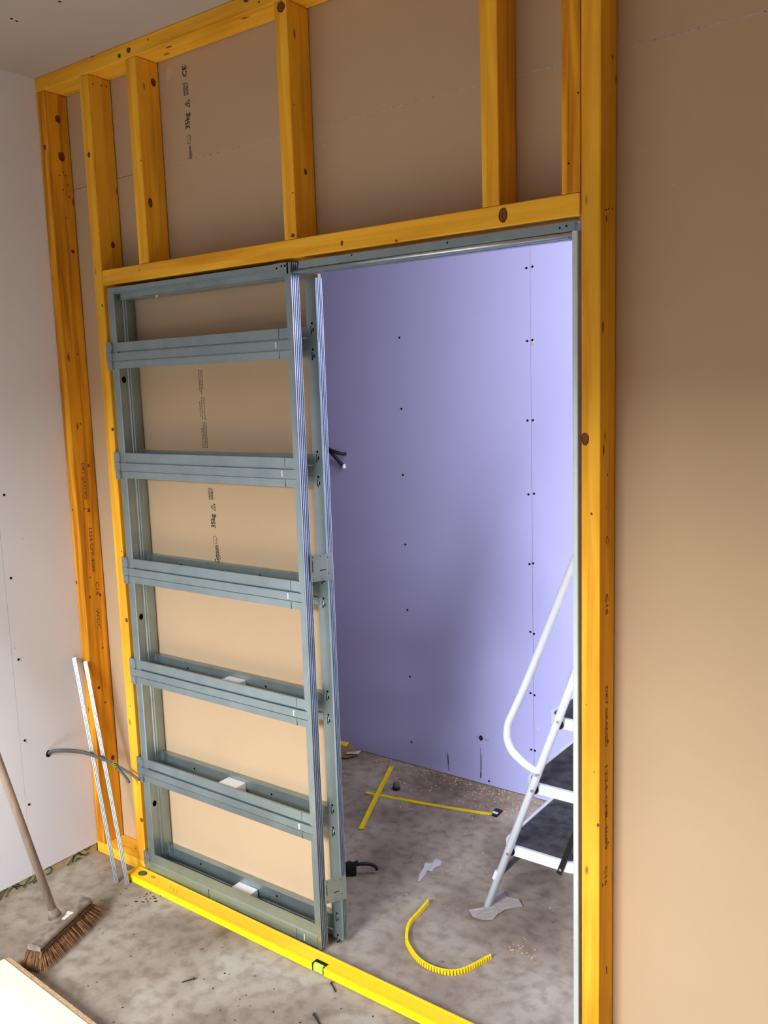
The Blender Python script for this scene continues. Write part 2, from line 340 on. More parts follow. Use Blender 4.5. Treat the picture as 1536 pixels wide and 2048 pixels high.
text('print', 'SAFELY', (.646, y, 1.354), RT, UPX, .013, 'ink', wp, .038)
text('print', 'Gypsum', (.640, y, 2.398), RT, UPX, .018, 'ink', wp, .040)
obj('pictogram', icons(.638, 2.442), 'ink', wp)
text('print', '35kg', (.640, y, 2.487), RT, UPX, .027, 'ink', wp, .046)
obj('warning_sign', warn(.635, 2.548), 'ink', wp)
text('print', 'HANDLE', (.630, y, 2.583), RT, UPX, .013, 'ink', wp, .038)
text('print', 'SAFELY', (.643, y, 2.583), RT, UPX, .013, 'ink', wp, .038)
text('print', 'CE', (.640, y, 2.636), RT, UPX, .026, 'ink', wp, .033)
bm = bmesh.new()   # lines of illegible small print above the second rail
for k, (xa, za, zb) in enumerate(((.612, 1.52, 1.585), (.619, 1.52, 1.60), (.626, 1.52, 1.60), (.633, 1.52, 1.60), (.610, 1.62, 1.67), (.619, 1.61, 1.68), (.630, 1.61, 1.68), (.614, 1.70, 1.765), (.621, 1.69, 1.765), (.628, 1.705, 1.765))):
    z = za
    while z < zb:
        l = random.uniform(.0015, .006); box(bm, xa - .0013, xa + .0013, y - .0004, y, z, z + l); z += l + random.uniform(.001, .0025)
obj('small_print', bm, 'ink', wp)

# ------------------------------------------------------------------ timber frame
tf = empty('timber_frame', (1.0, 0.04, 0), 'orange pine stud wall frame around the sliding door opening', 'wall frame')
def member(name, x0, x1, z0, z1, mat='pine_z', y0=0.0, y1=D, lab=None):
    bm = B_(x0, x1, y0, y1, z0, z1); c = Vector(((x0 + x1) / 2, (y0 + y1) / 2, (z0 + z1) / 2))
    bmesh.ops.translate(bm, verts=list(bm.verts), vec=-c)
    o = obj(name, bm, mat, tf, bevel=0.0022); o.location = c - ORG[tf.name]
    if lab: o['label'] = lab
    ORG[o.name] = c; return o
sA = member('stud', 0.002, 0.046, 0.041, 2.700, 'pine_old')
sB = member('stud', 0.238, 0.283, 0.041, 2.700)
sC = member('stud', 0.4704, 0.516, 2.098, 2.700)
sD = member('stud', 1.082, 1.1255, 2.098, 2.700)
sE = member('stud', 1.697, 1.7415, 2.098, 2.700)
sF = member('stud', 1.895, 1.9385, 2.098, 2.700, 'pine_old')
sG = member('stud', 1.9405, 1.985, 0.0005, 2.700)
hd = member('header', 0.2835, 1.937, 2.0492, 2.0972, 'pine_x')
tp = member('top_plate', 0.001, X1 - .001, 2.701, H - .0005, 'pine_x')
sp = member('sole_plate', 0.001, 0.300, 0.0005, 0.040, 'pine_x')
def knots(stud, nrm, lst, long=(0, 0, 1)):
    for k, (p, a, b) in enumerate(lst):
        bm = bmesh.new(); c = Vector(p); n = Vector(nrm)
        disc(bm, c - ORG[stud.name] + n * .0001, n, a, b, up=long, th=.0004, wob=.10)
        o = obj('knot', bm, 'knot', stud)
        if a > .004:
            bm = bmesh.new(); cc = c - ORG[stud.name] + n * .0004
            pts = []
            for t in range(0, 9):
                th = 2 * math.pi * t / 11 + 2.2; up = Vector(long); aa = up.cross(n).normalized()
                pts.append(cc + aa * (a * .93 * math.cos(th)) + up * (b * .93 * math.sin(th)))
            tube(bm, pts, .0010, 4)
            me = bm; bmesh.ops.recalc_face_normals(bm, faces=list(bm.faces))
            # ring joined to the knot mesh keeps the knot one piece
            bm2 = bmesh.new(); bm2.from_mesh(o.data); m2 = bpy.data.meshes.new('k'); bm.to_mesh(m2); bm.free()
            nf = len(bm2.faces); bm2.from_mesh(m2); bm2.faces.ensure_lookup_table()
            for f in bm2.faces[nf:]: f.material_index = 1
            bm2.to_mesh(o.data); bm2.free(); o.data.materials.append(M['knot_dark']); bpy.data.meshes.remove(m2)
FN = (0, -1, 0); SN = (1, 0, 0)
knots(hd, FN, [((1.751, 0, 2.074), .011, .017), ((1.280, 0, 2.067), .004, .007), ((1.452, 0, 2.053), .004, .003), ((.47, 0, 2.080), .003, .002)])
knots(sG, FN, [((1.950, 0, 1.567), .0085, .015), ((1.965, 0, 1.399), .0026, .0035), ((1.9815, 0, .661), .003, .005), ((1.953, 0, .95), .0012, .0016), ((1.972, 0, .79), .0015, .002)])
knots(sG, SN, [((1.985, .019, 1.541), .004, .012), ((1.985, .042, 1.483), .0015, .003), ((1.985, .031, 2.040), .003, .008), ((1.985, .061, 2.375), .003, .005), ((1.985, .034, 1.41), .0014, .002), ((1.985, .040, .672), .003, .009), ((1.985, .053, .594), .003, .004), ((1.985, .047, .263), .004, .012), ((1.985, .02, .50), .003, .005), ((1.985, .05, .85), .004, .006)])
knots(sA, SN, [((.046, .047, 2.62), .010, .012), ((.046, .05, 2.50), .012, .016), ((.046, .060, 1.451), .004, .006), ((.046, .030, 1.05), .003, .003), ((.046, .066, .978), .004, .007), ((.046, .022, .979), .004, .006), ((.046, .059, .782), .0035, .005), ((.046, .029, .639), .0045, .006), ((.046, .051, .575), .003, .005), ((.046, .065, .356), .007, .010), ((.046, .04, 1.60), .003, .004), ((.046, .065, 2.19), .006, .006), ((.046, .03, 1.30), .003, .003)])
knots(sA, FN, [((.017, 0, 1.297), .0035, .0045), ((.006, 0, 1.034), .004, .007), ((.030, 0, 2.523), .005, .009), ((.020, 0, 1.40), .002, .003)])
knots(sB, FN, [((.276, 0, .930), .006, .008), ((.277, 0, .201), .006, .008), ((.278, 0, 1.584), .005, .006), ((.272, 0, 2.197 - .21), .004, .005), ((.277, 0, 1.17), .0025, .003), ((.262, 0, .62), .002, .003), ((.262, 0, 2.46), .006, .009)])
knots(sB, SN, [((.283, .051, 2.183), .007, .010)])
knots(sC, SN, [((.516, .022, 2.279), .0075, .015), ((.516, .065, 2.64), .009, .012)])
knots(sC, FN, [((.512, 0, 2.40), .002, .003)])
knots(sD, SN, [((1.1255, .048, 2.277), .005, .008), ((1.1255, .014, 2.441), .0015, .003)])
knots(sD, FN, [((1.107, 0, 2.684), .014, .013), ((1.119, 0, 2.216), .0028, .003), ((1.113, 0, 2.107), .006, .005)])
knots(tp, FN, [((.49, 0, 2.722), .009, .008), ((.445, 0, 2.716), .006, .006), ((.985, 0, 2.735), .010, .008), ((1.030, 0, 2.716), .004, .003), ((.58, 0, 2.73), .003, .003)], (0, 0, 1))
knots(sp, (0, 0, 1), [((.17, .045, .040), .004, .003), ((.215, .03, .040), .004, .003), ((.12, .03, .040), .003, .003)], (1, 0, 0))
# nail heads in the studs
def nails(stud, nrm, lst, r=.0022, mat='dark'):
    base = None
    for p in lst:
        if base is None:
            bm = bmesh.new(); disc(bm, Vector(nrm) * .0001, nrm, r, up=(0, 0, 1) if nrm[2] == 0 else (1, 0, 0), th=.0006, n=8); base = obj('nail_head', bm, mat, stud); o = base
        else:
            o = base.copy(); COL.objects.link(o); o.parent = stud
        o.location = Vector(p) - ORG[stud.name]
nails(sB, SN, [(.283, .019, 2.674), (.283, .050, 2.677), (.283, .071, 2.679)])
nails(sG, SN, [(1.985, .028, 2.057), (1.985, .042, 2.061), (1.985, .065, 2.064)])
nails(sA, SN, [(.046, .051, 2.449), (.046, .060, 2.439), (.046, .036, 2.437), (.046, .066, 2.41), (.046, .045, 2.39), (.046, .068, 2.37), (.046, .05, 2.30), (.046, .05, 1.84)])
nails(hd, FN, [(.302, 0, 2.071)], .004, 'steel_screw')
nails(sD, SN, [(1.1255, .037, 2.124)], .002, 'steel_screw')
nails(sF, FN, [(1.934, 0, 2.30), (1.912, 0, 2.16)], .002)
# mill stamps on the timber, reading downwards
for stud, xs, lst in ((sA, .046, (('DRY GRADED', .030, 1.462, .130, .020), ('M', .040, 1.300, .014, .018), ('1224-CPR-4089', .040, 1.232, .165, .019), ('C16', .05, 1.03, .05, .018), ('WCC', .044, .93, .075, .018))),
                      (sG, 1.985, (('C', .034, 1.345, .02, .02), ('C1S', .034, 1.21, .05, .02), ('DRY GRADED', .034, .99, .15, .02), ('1224-CPR-4089', .034, .80, .22, .02), ('C16', .034, .54, .05, .02)))):
    for s, yy, zz, wd, sz in lst: text('mill_stamp', s, (xs, yy, zz), (0, 0, -1), (0, 1, 0), sz, 'ink_faint', stud, wd)

# ------------------------------------------------------------------ galvanised pocket door cassette
pc = empty('pocket_door_frame', (1.1, 0.044, 0), 'grey galvanised steel pocket frame for a sliding door', 'door frame')
def cp(name, bm, mat='steel', parent=None, **k):
    bmesh.ops.translate(bm, verts=list(bm.verts), vec=-ORG[(parent or pc).name]); o = obj(name, bm, mat, parent or pc, **k)
    ORG[o.name] = ORG[(parent or pc).name]; return o
bm = bmesh.new()
prism(bm, [(.304, 0), (.330, 0), (.332, .002), (.332, .026), (.3290, .029), (.3290, .036), (.332, .039), (.332, .0415), (.3300, .0435), (.3300, .046), (.332, .048), (.332, .069), (.326, .069), (.326, .086), (.300, .086), (.300, .004)], 2, .015, 2.023)
ru = cp('rear_upright', bm)
bm = bmesh.new(); box(bm, .3035, .3050, -.0012, .0, .02, 2.02); cp('lip_highlight', bm, 'steel_edge', ru)
bm = bmesh.new()
for z in (1.745, .975 - .03, .27): disc(bm, (.3323, .018, z), (1, 0, 0), .0085, .011, th=.0004)
cp('punched_hole', bm, 'dark', ru)
ZB = [1.864, 1.505, 1.149, .795, .438, .086]
hb = .083
for i, z1 in enumerate(ZB):
    z0 = z1 - (hb if i < 5 else .070)
    h = z1 - z0
    # front crossbar: three ridged bands of folded sheet
    P = [(.0075, z1), (.0000, z1), (-.0005, z1 - .34 * h), (.0060, z1 - .345 * h), (.0060, z1 - .390 * h), (-.0042, z1 - .40 * h), (-.0042, z1 - .69 * h), (.0010, z1 - .70 * h), (.0010, z1 - .72 * h), (-.0018, z1 - .735 * h), (-.0006, z0), (.0075, z0)]
    if i == 5: P = [(.0035, z1), (.0, z1), (-.0005, z1 - .47 * h), (-.0050, z1 - .53 * h), (-.0050, z0), (.0035, z0)]
    bm = bmesh.new(); prism(bm, P, 0, .285, 1.0880)
    fb = cp('crossbar', bm)
    if i == 5:
        bm = bmesh.new(); box(bm, .612, .6135, -.0056, -.0048, z0 - .002, z1 - .5 * h); cp('split', bm, 'dark', fb)
    # clip over its left end, with bright punched slots
    bm = bmesh.new(); box(bm, .281, .3075, -.0056, .004, z1 - .36 * h, z1 + .003); box(bm, .281, .3075, -.0062, .004, z1 - .70 * h, z1 - .37 * h)
    box(bm, .284, .3075, -.0056, .004, z0 - .004, z1 - .72 * h)
    box(bm, .281, .284, .004, .020, z0, z1 + .003); box(bm, .295, .3075, .004, .012, z1, z1 + .006)
    cl = cp('end_clip', bm, 'steel', fb)
    bm = bmesh.new()
    for a, b, zz, l in ((.2905, .2925, .12, .14), (.3080, .3094, .42, .24), (.2925, .2945, .82, .10), (.3095, .3105, .06, .22)):
        box(bm, a, b, -.0068, -.005, z1 - (zz + l) * h, z1 - zz * h)
    cp('slot', bm, 'steel_edge', fb)
    if i < 5:
        bm = bmesh.new(); tube(bm, [(1.0365, -.0045, z1 - .44 * h), (1.0365, -.0045, z1 - .64 * h)], .0028, 8); cp('slot', bm, 'foam', fb)
        bm = bmesh.new(); box(bm, 1.0440, 1.0449, -.0008, .0, z1 - .34 * h, z1); box(bm, 1.0440, 1.0449, -.002, -.0005, z0, z1 - .74 * h); cp('joint_line', bm, 'dark', fb)
    else:
        bm = bmesh.new(); box(bm, 1.035, 1.037, -.0058, -.0045, z0 + .004, z0 + .026); cp('slot', bm, 'foam', fb)
        bm = bmesh.new(); box(bm, 1.004, 1.0050, -.0056, -.0045, z0, z0 + .034); cp('joint_line', bm, 'dark', fb)
    # rear crossbar
    yz = .064
    P = [(.086, z1 + .004), (yz, z1 + .004), (yz, z1 - .30 * h), (yz + .004, z1 - .34 * h), (yz + .004, z1 - .66 * h), (yz, z1 - .70 * h), (yz, z0 + .004), (.086, z0 + .004), (.086, z0 + .0055), (yz + .0015, z0 + .0055), (yz + .0055, z1 - .5 * h), (yz + .0015, z1 + .0025), (.086, z1 + .0025)]
    bm = bmesh.new(); prism(bm, P, 0, .318, 1.093); rb = cp('rear_crossbar', bm)
    bm = bmesh.new()
    for xx in (.345, .352, .36): box(bm, xx, xx + .0025, yz - .004, yz, z1 - .30 * h, z1 + .012)
    cp('end_clip', bm, 'steel', rb)
    bm = bmesh.new(); disc(bm, (.50, yz, z1 - .2 * h), (0, -1, 0), .004); disc(bm, (.86, yz, z1 - .2 * h), (0, -1, 0), .004); cp('punched_hole', bm, 'dark', rb)
# front jamb with ribbed edge
def ribs(x, y0, y1, n, d=.0022):
    pts = []
    for k in range(n):
        a = y0 + (y1 - y0) * k / n; s = (y1 - y0) / n
        pts += [(x, a), (x, a + s * .55), (x - d, a + s * .62), (x - d, a + s * .92)]
    pts.append((x, y1)); return pts
bm = bmesh.new(); prism(bm, [(1.0765, .0005), (1.0880, .0005), (1.0885, -.0045), (1.100, -.0045)] + ribs(1.1015, -.003, .027, 4, .0045) + [(1.082, .027), (1.082, .002), (1.0765, .002)], 2, .012, 2.0385)
fj = cp('front_jamb', bm)
bm = bmesh.new()
for yy in (-.0035, .0040, .0115, .0265): box(bm, 1.1010, 1.1022, yy, yy + .0016, .012, 2.0)
cp('lip_highlight', bm, 'steel_edge', fj)  # rib lips in paler steel, their highlight put into the colour
bm = bmesh.new(); box(bm, 1.040, 1.094, -.0045, -.001, 2.008, 2.039); hp = cp('head_plate', bm, 'steel', fj)
bm = bmesh.new()
for xx, zz in ((1.052, 2.026), (1.070, 2.030), (1.083, 2.030)): disc(bm, (xx, -.0046, zz), (0, -1, 0), .0030)
cp('rivet', bm, 'dark', hp)
bm = bmesh.new(); prism(bm, [(1.0915, .065), (1.1300, .065)] + ribs(1.1325, .0665, .0875, 3, .008) + [(1.110, .0875), (1.110, .068), (1.0915, .068)], 2, .014, 1.999)
bj = cp('rear_jamb', bm)
bm = bmesh.new(); box(bm, 1.1318, 1.1332, .0865, .0885, .014, 1.999); box(bm, 1.1295, 1.1310, .0640, .0655, .014, 1.999); cp('lip_highlight', bm, 'steel_edge', bj)  # rear lips get the same painted highlight
bm = bmesh.new(); bm3 = bmesh.new()
for z1 in ZB:
    for dz in (.010, -.062):
        box(bm, 1.108, 1.114, .0642, .0652, z1 + dz, z1 + dz + .006); box(bm, 1.1065, 1.1095, .0642, .0652, z1 + dz - .026, z1 + dz - .004); box(bm, 1.113, 1.1165, .0642, .0652, z1 + dz - .020, z1 + dz - .010)
        box(bm3, 1.1095, 1.1130, .0638, .0650, z1 + dz - .016, z1 + dz - .006)
cp('punched_slot', bm, 'dark', bj); cp('slot_tab', bm3, 'steel_screw', bj)
# spacer plates between the jambs
for z0, z1, mt in ((1.147, 1.226, 'steel'), (.150, .227, 'steel')):
    bm = bmesh.new(); a = Vector((1.1045, .0200, 0)); b = Vector((1.1385, .0800, 0)); n = Vector((.87, -.49, 0)) * .0012
    vs = [bm.verts.new(p + q + Vector((0, 0, z))) for z in (z0, z1) for p in (a, b) for q in (Vector(), n)]
    for f in ((0, 1, 3, 2), (4, 6, 7, 5), (0, 4, 5, 1), (2, 3, 7, 6), (0, 2, 6, 4), (1, 5, 7, 3)): bm.faces.new([vs[i] for i in f])
    pl = cp('spacer_plate', bm, mt)
    bm = bmesh.new(); t = (b - a); tn = t.normalized(); nn = Vector((.87, -.49, 0))
    for u, v in ((.78, .85), (.80, .25), (.45, .92), (.12, .9), (.12, .08), (.5, .08)):
        c = a + t * u + Vector((0, 0, z0 + (z1 - z0) * v)) + n; disc(bm, c, nn, .0016)
    for u, v, l, vert in ((.10, .35, .035, 1), (.55, .40, .018, 0)):
        c = a + t * u + Vector((0, 0, z0 + (z1 - z0) * v)) + n
        if vert: obox(bm, c + Vector((0, 0, l / 2)), tn, nn, Vector((0, 0, 1)), .0010, .0004, l / 2)
        else: obox(bm, c, tn, nn, Vector((0, 0, 1)), l / 2, .0004, .0012)
    cp('punched_slot', bm, 'dark', pl)
# top rail over the pocket
bm = bmesh.new(); prism(bm, [(.0, 2.0385), (.0, 2.0235), (.004, 2.0215), (.004, 2.0195), (.086, 2.0195), (.086, 2.0385)], 0, .3035, 1.0760); tr = cp('top_rail', bm)
bm = bmesh.new(); prism(bm, [(.018, 2.0196), (.018, 2.004), (.016, 2.002), (.016, 2.000), (.070, 2.000), (.070, 2.0196)], 0, .345, 1.0760); cp('inner_track', bm, 'steel', tr)
bm = bmesh.new(); tube(bm, [(.520, .022, 2.001), (.520, .022, 1.993)], .0055, 10); cp('screw_head', bm, 'steel_screw', tr)
# track over the opening
bm = bmesh.new(); prism(bm, [(.001, 2.0375), (.001, 2.0185), (.006, 2.0165), (.070, 2.0165), (.070, 2.0375)], 0, 1.1290, 1.9250); tk = cp('track', bm)
bm = bmesh.new(); tube(bm, [(1.105, .0045, 2.0125), (1.922, .0045, 2.0125)], .0045, 10); cp('rolled_edge', bm, 'steel_edge', tk, smooth=True)
bm = bmesh.new(); prism(bm, [(.012, 2.0165), (.012, 2.006), (.020, 2.0055), (.020, 2.009), (.026, 2.009), (.026, 2.0045), (.060, 2.0070), (.060, 2.0165)], 0, 1.104, 1.905); cp('running_channel', bm, 'steel', tk)
bm = bmesh.new()
for xx, zz in ((1.60, 2.031), (1.890, 2.0285), (1.906, 2.0305), (1.31, 2.034)): disc(bm, (xx, .001, zz), (0, -1, 0), .0024)
cp('rivet', bm, 'dark', tk)
bm = bmesh.new(); box(bm, 1.912, 1.921, .004, .050, 2.000, 2.020); cp('track_stop', bm, 'steel', tk)
# strike post on the closing side
bm = bmesh.new(); prism(bm, [(1.9195, .0005), (1.9220, -.0005), (1.9310, -.0005), (1.9325, .0010), (1.9325, .086), (1.9300, .086), (1.9300, .004), (1.9225, .004), (1.9225, .086), (1.9195, .086)], 2, .004, 2.018)
sk = cp('strike_post', bm, plain('pale_steel', (0.62, 0.70, 0.70), 0.35, metal=0.35, var=0.06, scale=9, spec=0.5))
bm = bmesh.new(); box(bm, 1.9330, 1.9395, .010, .030, 2.018, 2.0475); cp('fixing_bracket', bm, 'steel', sk)

# ------------------------------------------------------------------ white foam packers in the pocket
def block(x0, x1, y0, y1, z0, z1, label):
    c = Vector(((x0 + x1) / 2, (y0 + y1) / 2, z0)); bm = B_(x0, x1, y0, y1, z0, z1); bmesh.ops.translate(bm, verts=list(bm.verts), vec=-c)
    o = obj('foam_packer', bm, 'foam', bevel=.002); o.location = c; tag(o, label, 'packer', 'foam packers in the pocket'); return o
block(.668, .748, .0085, .0635, .385, .4335, 'white foam block held in the fifth steel crossbar, second from the floor')
block(.700, .775, .0085, .0635, .735, .7860, 'foam block mostly hidden behind the fourth steel crossbar from the top')
block(.690, .775, .004, .0635, .020, .068, 'white foam block in the bottom rail of the steel pocket frame')

# ------------------------------------------------------------------ spirit level
ang = math.atan2(-.0120, .72); ax = Vector((math.cos(ang), math.sin(ang), 0)); ay = Vector((-ax.y, ax.x, 0))
lv = empty('spirit_level', (.250, -.0078, 0), 'long yellow spirit level lying flat along the base of the partition', 'spirit level')
lv.rotation_euler = (0, 0, ang)
def lp(name, bm, mat, parent=None, **k): return obj(name, bm, mat, parent or lv, **k)
W, T, Lh = .0555, .024, 1.80
vx0, vx1 = .880, .925
def sect(w0=-.0555):
    return [(0, .0005), (0, T), (-.006, T), (-.0072, T - .0008), (-.044, T - .0008), (-.046, T), (-W, T), (-W, .0005)]
bm = bmesh.new(); prism(bm, sect(), 0, 0, vx0); prism(bm, sect(), 0, vx1, Lh)
prism(bm, [(0, .0005), (0, T), (-.006, T), (-.0072, T - .0008), (-.036, T - .0008), (-.036, .0005)], 0, vx0, vx1)
lp('beam', bm, 'yellow')
bm = bmesh.new(); prism(bm, [(-W, T), (-W, .001), (-W - .0014, .001), (-W - .0014, .0075), (-W - .0004, .0085), (-W - .0004, .0155), (-W - .0014, .0165), (-W - .0014, T)], 0, 0, vx0)
prism(bm, [(-W, T), (-W, .001), (-W - .0014, .001), (-W - .0014, .0075), (-W - .0004, .0085), (-W - .0004, .0155), (-W - .0014, .0165), (-W - .0014, T)], 0, vx1, Lh)
lp('edge_face', bm, 'yellow_side')
bm = bmesh.new(); box(bm, vx0, vx0 + .004, -W - .001, -.034, .002, T + .0008); box(bm, vx1 - .004, vx1, -W - .001, -.034, .002, T + .0008); box(bm, vx0, vx1, -.0375, -.034, .002, T + .0008)
lp('vial_housing', bm, 'black')
bm = bmesh.new(); tube(bm, [(vx0 + .004, -.047, .0145), (vx1 - .004, -.047, .0145)], .0085, 14); box(bm, vx0 + .004, vx1 - .004, -W, -.0375, .002, .012)
lp('vial', bm, 'vial')
bm = bmesh.new(); disc(bm, (.056, -.026, T), (0, 0, 1), .0175, .0135, up=(0, 1, 0), th=.0010, n=24); cr = lp('plumb_vial_ring', bm, 'black')
bm = bmesh.new(); disc(bm, (.056, -.026, T + .0004), (0, 0, 1), .0145, .0105, up=(0, 1, 0), th=.0012, n=24); lp('plumb_vial', bm, 'rubber')
bm = bmesh.new(); disc(bm, (.105, -.020, T - .0007), (0, 0, 1), .014, .006, up=(0, 1, 0), th=.0003, wob=.4); lp('paint_chip', bm, plain('worn_paint', (.60, .20, .01), .6))
bm = bmesh.new()
for a in ((.205, -.022), (.212, -.028), (.222, -.024), (.232, -.030), (.243, -.027), (.252, -.033)):
    tube(bm, [(a[0], a[1], T - .0006), (a[0] + .006, a[1] - random.uniform(.006, .010), T - .0006)], .0005, 4)
lp('scribble', bm, 'ink_faint')

# ------------------------------------------------------------------ leaning metal strips
def strip(b, t, label):
    b = Vector(b); t = Vector(t); L_ = (t - b).length; q = (t - b).to_track_quat('Z', 'Y')
    o = empty('metal_bead', tuple(b), label, 'metal strip', 'metal strips leaning in the corner'); o.rotation_mode = 'QUATERNION'
    z = (t - b).normalized(); xx = Vector((.80, .60, 0)); xx = (xx - z * xx.dot(z)).normalized(); yy = z.cross(xx)
    o.rotation_quaternion = Matrix((xx, yy, z)).transposed().to_quaternion()
    bm = bmesh.new(); prism(bm, [(-.006, -.0030), (-.0042, -.0030), (-.0038, .0016), (-.0020, .0016), (-.0014, -.0030), (.0010, -.0030), (.0014, .0016), (.0032, .0016), (.0036, -.0030), (.0055, -.0030), (.0055, .003), (-.006, .003)], 2, 0, L_); obj('ribbed_face', bm, 'steel_edge', o)
    bm = bmesh.new(); box(bm, -.0068, -.0060, -.0030, .016, 0, L_); obj('flange', bm, 'steel', o)
    return o
strip((.246, -.100, .001), (.0145, -.040, .766), 'left of two shiny metal strips leaning in the left corner')
strip((.286, -.085, .001), (.050, -.020, .752), 'right of two shiny metal strips leaning on the first timber stud')

# ------------------------------------------------------------------ cables
def cable_obj(name, paths, r, label, cat, mat='cable'):
    bm = bmesh.new()
    for p in paths: tube(bm, spline(p, 6), r, 8)
    return tag(obj(name, bm, mat, smooth=True), label, cat)
cb = cable_obj('electric_cable', [[(-.003, -.166, .446), (.03, -.155, .462), (.09, -.10, .452), (.16, -.075, .436), (.215, -.055, .415), (.262, -.045, .378), (.277, -.04, .355)],
                             [(-.003, -.160, .442), (.03, -.148, .455), (.09, -.09, .442), (.16, -.066, .427), (.215, -.047, .410), (.275, -.036, .390), (.318, -.028, .372)]], .0048,
          'pair of grey electric cables hanging out of the left wall', 'cable')
bm = bmesh.new()
for k in range(3):
    c = Vector((.216 + k * .006, -.050, .412 - k * .005)); tube(bm, [c + Vector((math.cos(a) * .003, math.sin(a) * .010, math.cos(a + .6) * .010)) for a in [i * .7 for i in range(10)]], .0014, 6)
obj('earth_wire', bm, 'tape', cb)
cf = cable_obj('electric_cable', [[(.02, FW - .04, 1.62), (.12, FW - .05, 1.52), (.19, FW - .05, 1.435), (.235, FW - .03, 1.375), (.25, FW - .008, 1.345)],
                             [(.03, FW - .03, 1.50), (.13, FW - .045, 1.455), (.20, FW - .05, 1.425), (.245, FW - .03, 1.405), (.262, FW - .004, 1.40)]], .0080,
          'black cable looping out of the lilac wall beside the rear steel jamb', 'cable', 'black')
bm = bmesh.new(); tube(bm, [(.250, FW - .010, 1.352), (.256, FW - .012, 1.335)], .0085, 8); obj('cable_end', bm, 'foam', cf)

# ------------------------------------------------------------------ broom
br = empty('broom', (.43, -.44, 0), 'old wooden broom with brown coir bristles leaning on the grey wall', 'broom')
def bp(name, bm, mat, **k):
    bmesh.ops.translate(bm, verts=list(bm.verts), vec=-ORG[br.name]); return obj(name, bm, mat, br, **k)
e0 = Vector((.416, -.526, .060)); e1 = Vector((.332, -.280, .060)); axb = (e1 - e0).normalized(); side = Vector((axb.y, -axb.x, 0)); upb = Vector((0, 0, 1))
bm = bmesh.new(); cen = (e0 + e1) / 2; hl = (e1 - e0).length / 2
prof = [(-.021, -.008), (-.021, .003), (-.013, .008), (.013, .008), (.021, .003), (.021, -.008)]
lo = [bm.verts.new(cen - axb * hl + side * a + upb * b) for a, b in prof]; hi = [bm.verts.new(cen + axb * hl + side * a + upb * b) for a, b in prof]
for i in range(6): bm.faces.new((lo[i], lo[(i + 1) % 6], hi[(i + 1) % 6], hi[i]))
bm.faces.new(lo); bm.faces.new(hi[::-1]); bp('head_block', bm, 'broom_block', bevel=.002)
hb0 = Vector((.337, -.401, .068)); hq = Vector((.2045, -.4596, .5631)); dd = (hq - hb0).normalized(); ht = hb0 + dd * 1.25
bm = bmesh.new(); tube(bm, [hb0, ht], .0125, 16); bp('handle', bm, 'broom_wood', smooth=True)
bm = bmesh.new(); obox(bm, (.372, -.385, .0685), axb, side, upb, .013, .006, .0012); disc(bm, (.364, -.365, .0678), (0, 0, 1), .014, .008, up=(0, 1, 0), th=.001, wob=.4); bp('plaster_splash', bm, 'tissue')
bm = bmesh.new(); tube(bm, [hb0 + dd * -.002, hb0 + dd * .025], .016, 14, radii=[.022, .0140]); bp('socket', bm, 'broom_block', smooth=True)
bm = bmesh.new()
for i in range(2600):
    u = random.uniform(-1, 1); v = random.uniform(-1, 1)
    p0 = cen + axb * (hl * .97 * u) + side * (.019 * v) - upb * .008
    fl = Vector((0, 0, 0)) + axb * (.050 * u * abs(u) ** 1.5) + side * (.034 * v + .014) + Vector((random.gauss(0, .006), random.gauss(0, .006), 0))
    p1 = p0 + fl * .45 - upb * .022; p2 = p0 + fl; p2.z = random.uniform(.0005, .006)
    w0 = Vector((random.uniform(-1, 1), random.uniform(-1, 1), 0)).normalized() * .0008
    a, b, c, d, e = (bm.verts.new(q) for q in (p0 - w0, p0 + w0, p1 - w0, p1 + w0, p2))
    bm.faces.new((a, b, d, c)); bm.faces.new((c, d, e))
bo = bp('bristles', bm, 'bristle'); bo['kind'] = 'stuff'
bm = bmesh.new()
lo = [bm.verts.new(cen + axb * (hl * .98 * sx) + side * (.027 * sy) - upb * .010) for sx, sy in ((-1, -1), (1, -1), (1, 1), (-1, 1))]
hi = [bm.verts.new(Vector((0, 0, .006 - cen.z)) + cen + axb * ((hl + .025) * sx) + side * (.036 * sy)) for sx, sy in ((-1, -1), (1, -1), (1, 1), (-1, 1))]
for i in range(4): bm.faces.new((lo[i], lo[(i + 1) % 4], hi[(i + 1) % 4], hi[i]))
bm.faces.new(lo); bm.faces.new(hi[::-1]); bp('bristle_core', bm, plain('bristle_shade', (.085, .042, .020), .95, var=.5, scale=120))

# ------------------------------------------------------------------ chipboard sheet in the near left corner
ob = empty('chipboard_sheet', (.366, -.578, 0), 'pale chipboard floor sheet lying on the concrete near the broom', 'board')
ea = Vector((.476, -.030, 0)).normalized(); eb = Vector((-ea.y, ea.x, 0)) * -1
def sheet(off, z0, z1, mat, name, din=0):
    bm = bmesh.new(); p = Vector(off)
    c = [p, p + ea * 1.9, p + ea * 1.9 + eb * .6 * 2, p + eb * .6 * 2 + Vector((-.0, 0, 0))]
    lo = [bm.verts.new((q.x, q.y, z0)) for q in c]; hi = [bm.verts.new((q.x, q.y, z1)) for q in c]
    for i in range(4): bm.faces.new((lo[i], lo[(i + 1) % 4], hi[(i + 1) % 4], hi[i]))
    bm.faces.new(lo[::-1]); bm.faces.new(hi); return obj(name, bm, mat, ob)
sheet((0, -.016, 0), .0005, .044, 'osb', 'panel')
bm = bmesh.new(); p = Vector((0, -.016, 0)); q = p + ea * 1.9
prism_pts = [(p, .030), (p, .0415), (q, .0415), (q, .030)]
vv = [bm.verts.new((a.x, a.y, z)) for a, z in prism_pts] + [bm.verts.new((a.x - eb.x * .016, a.y - eb.y * .016, z)) for a, z in prism_pts]
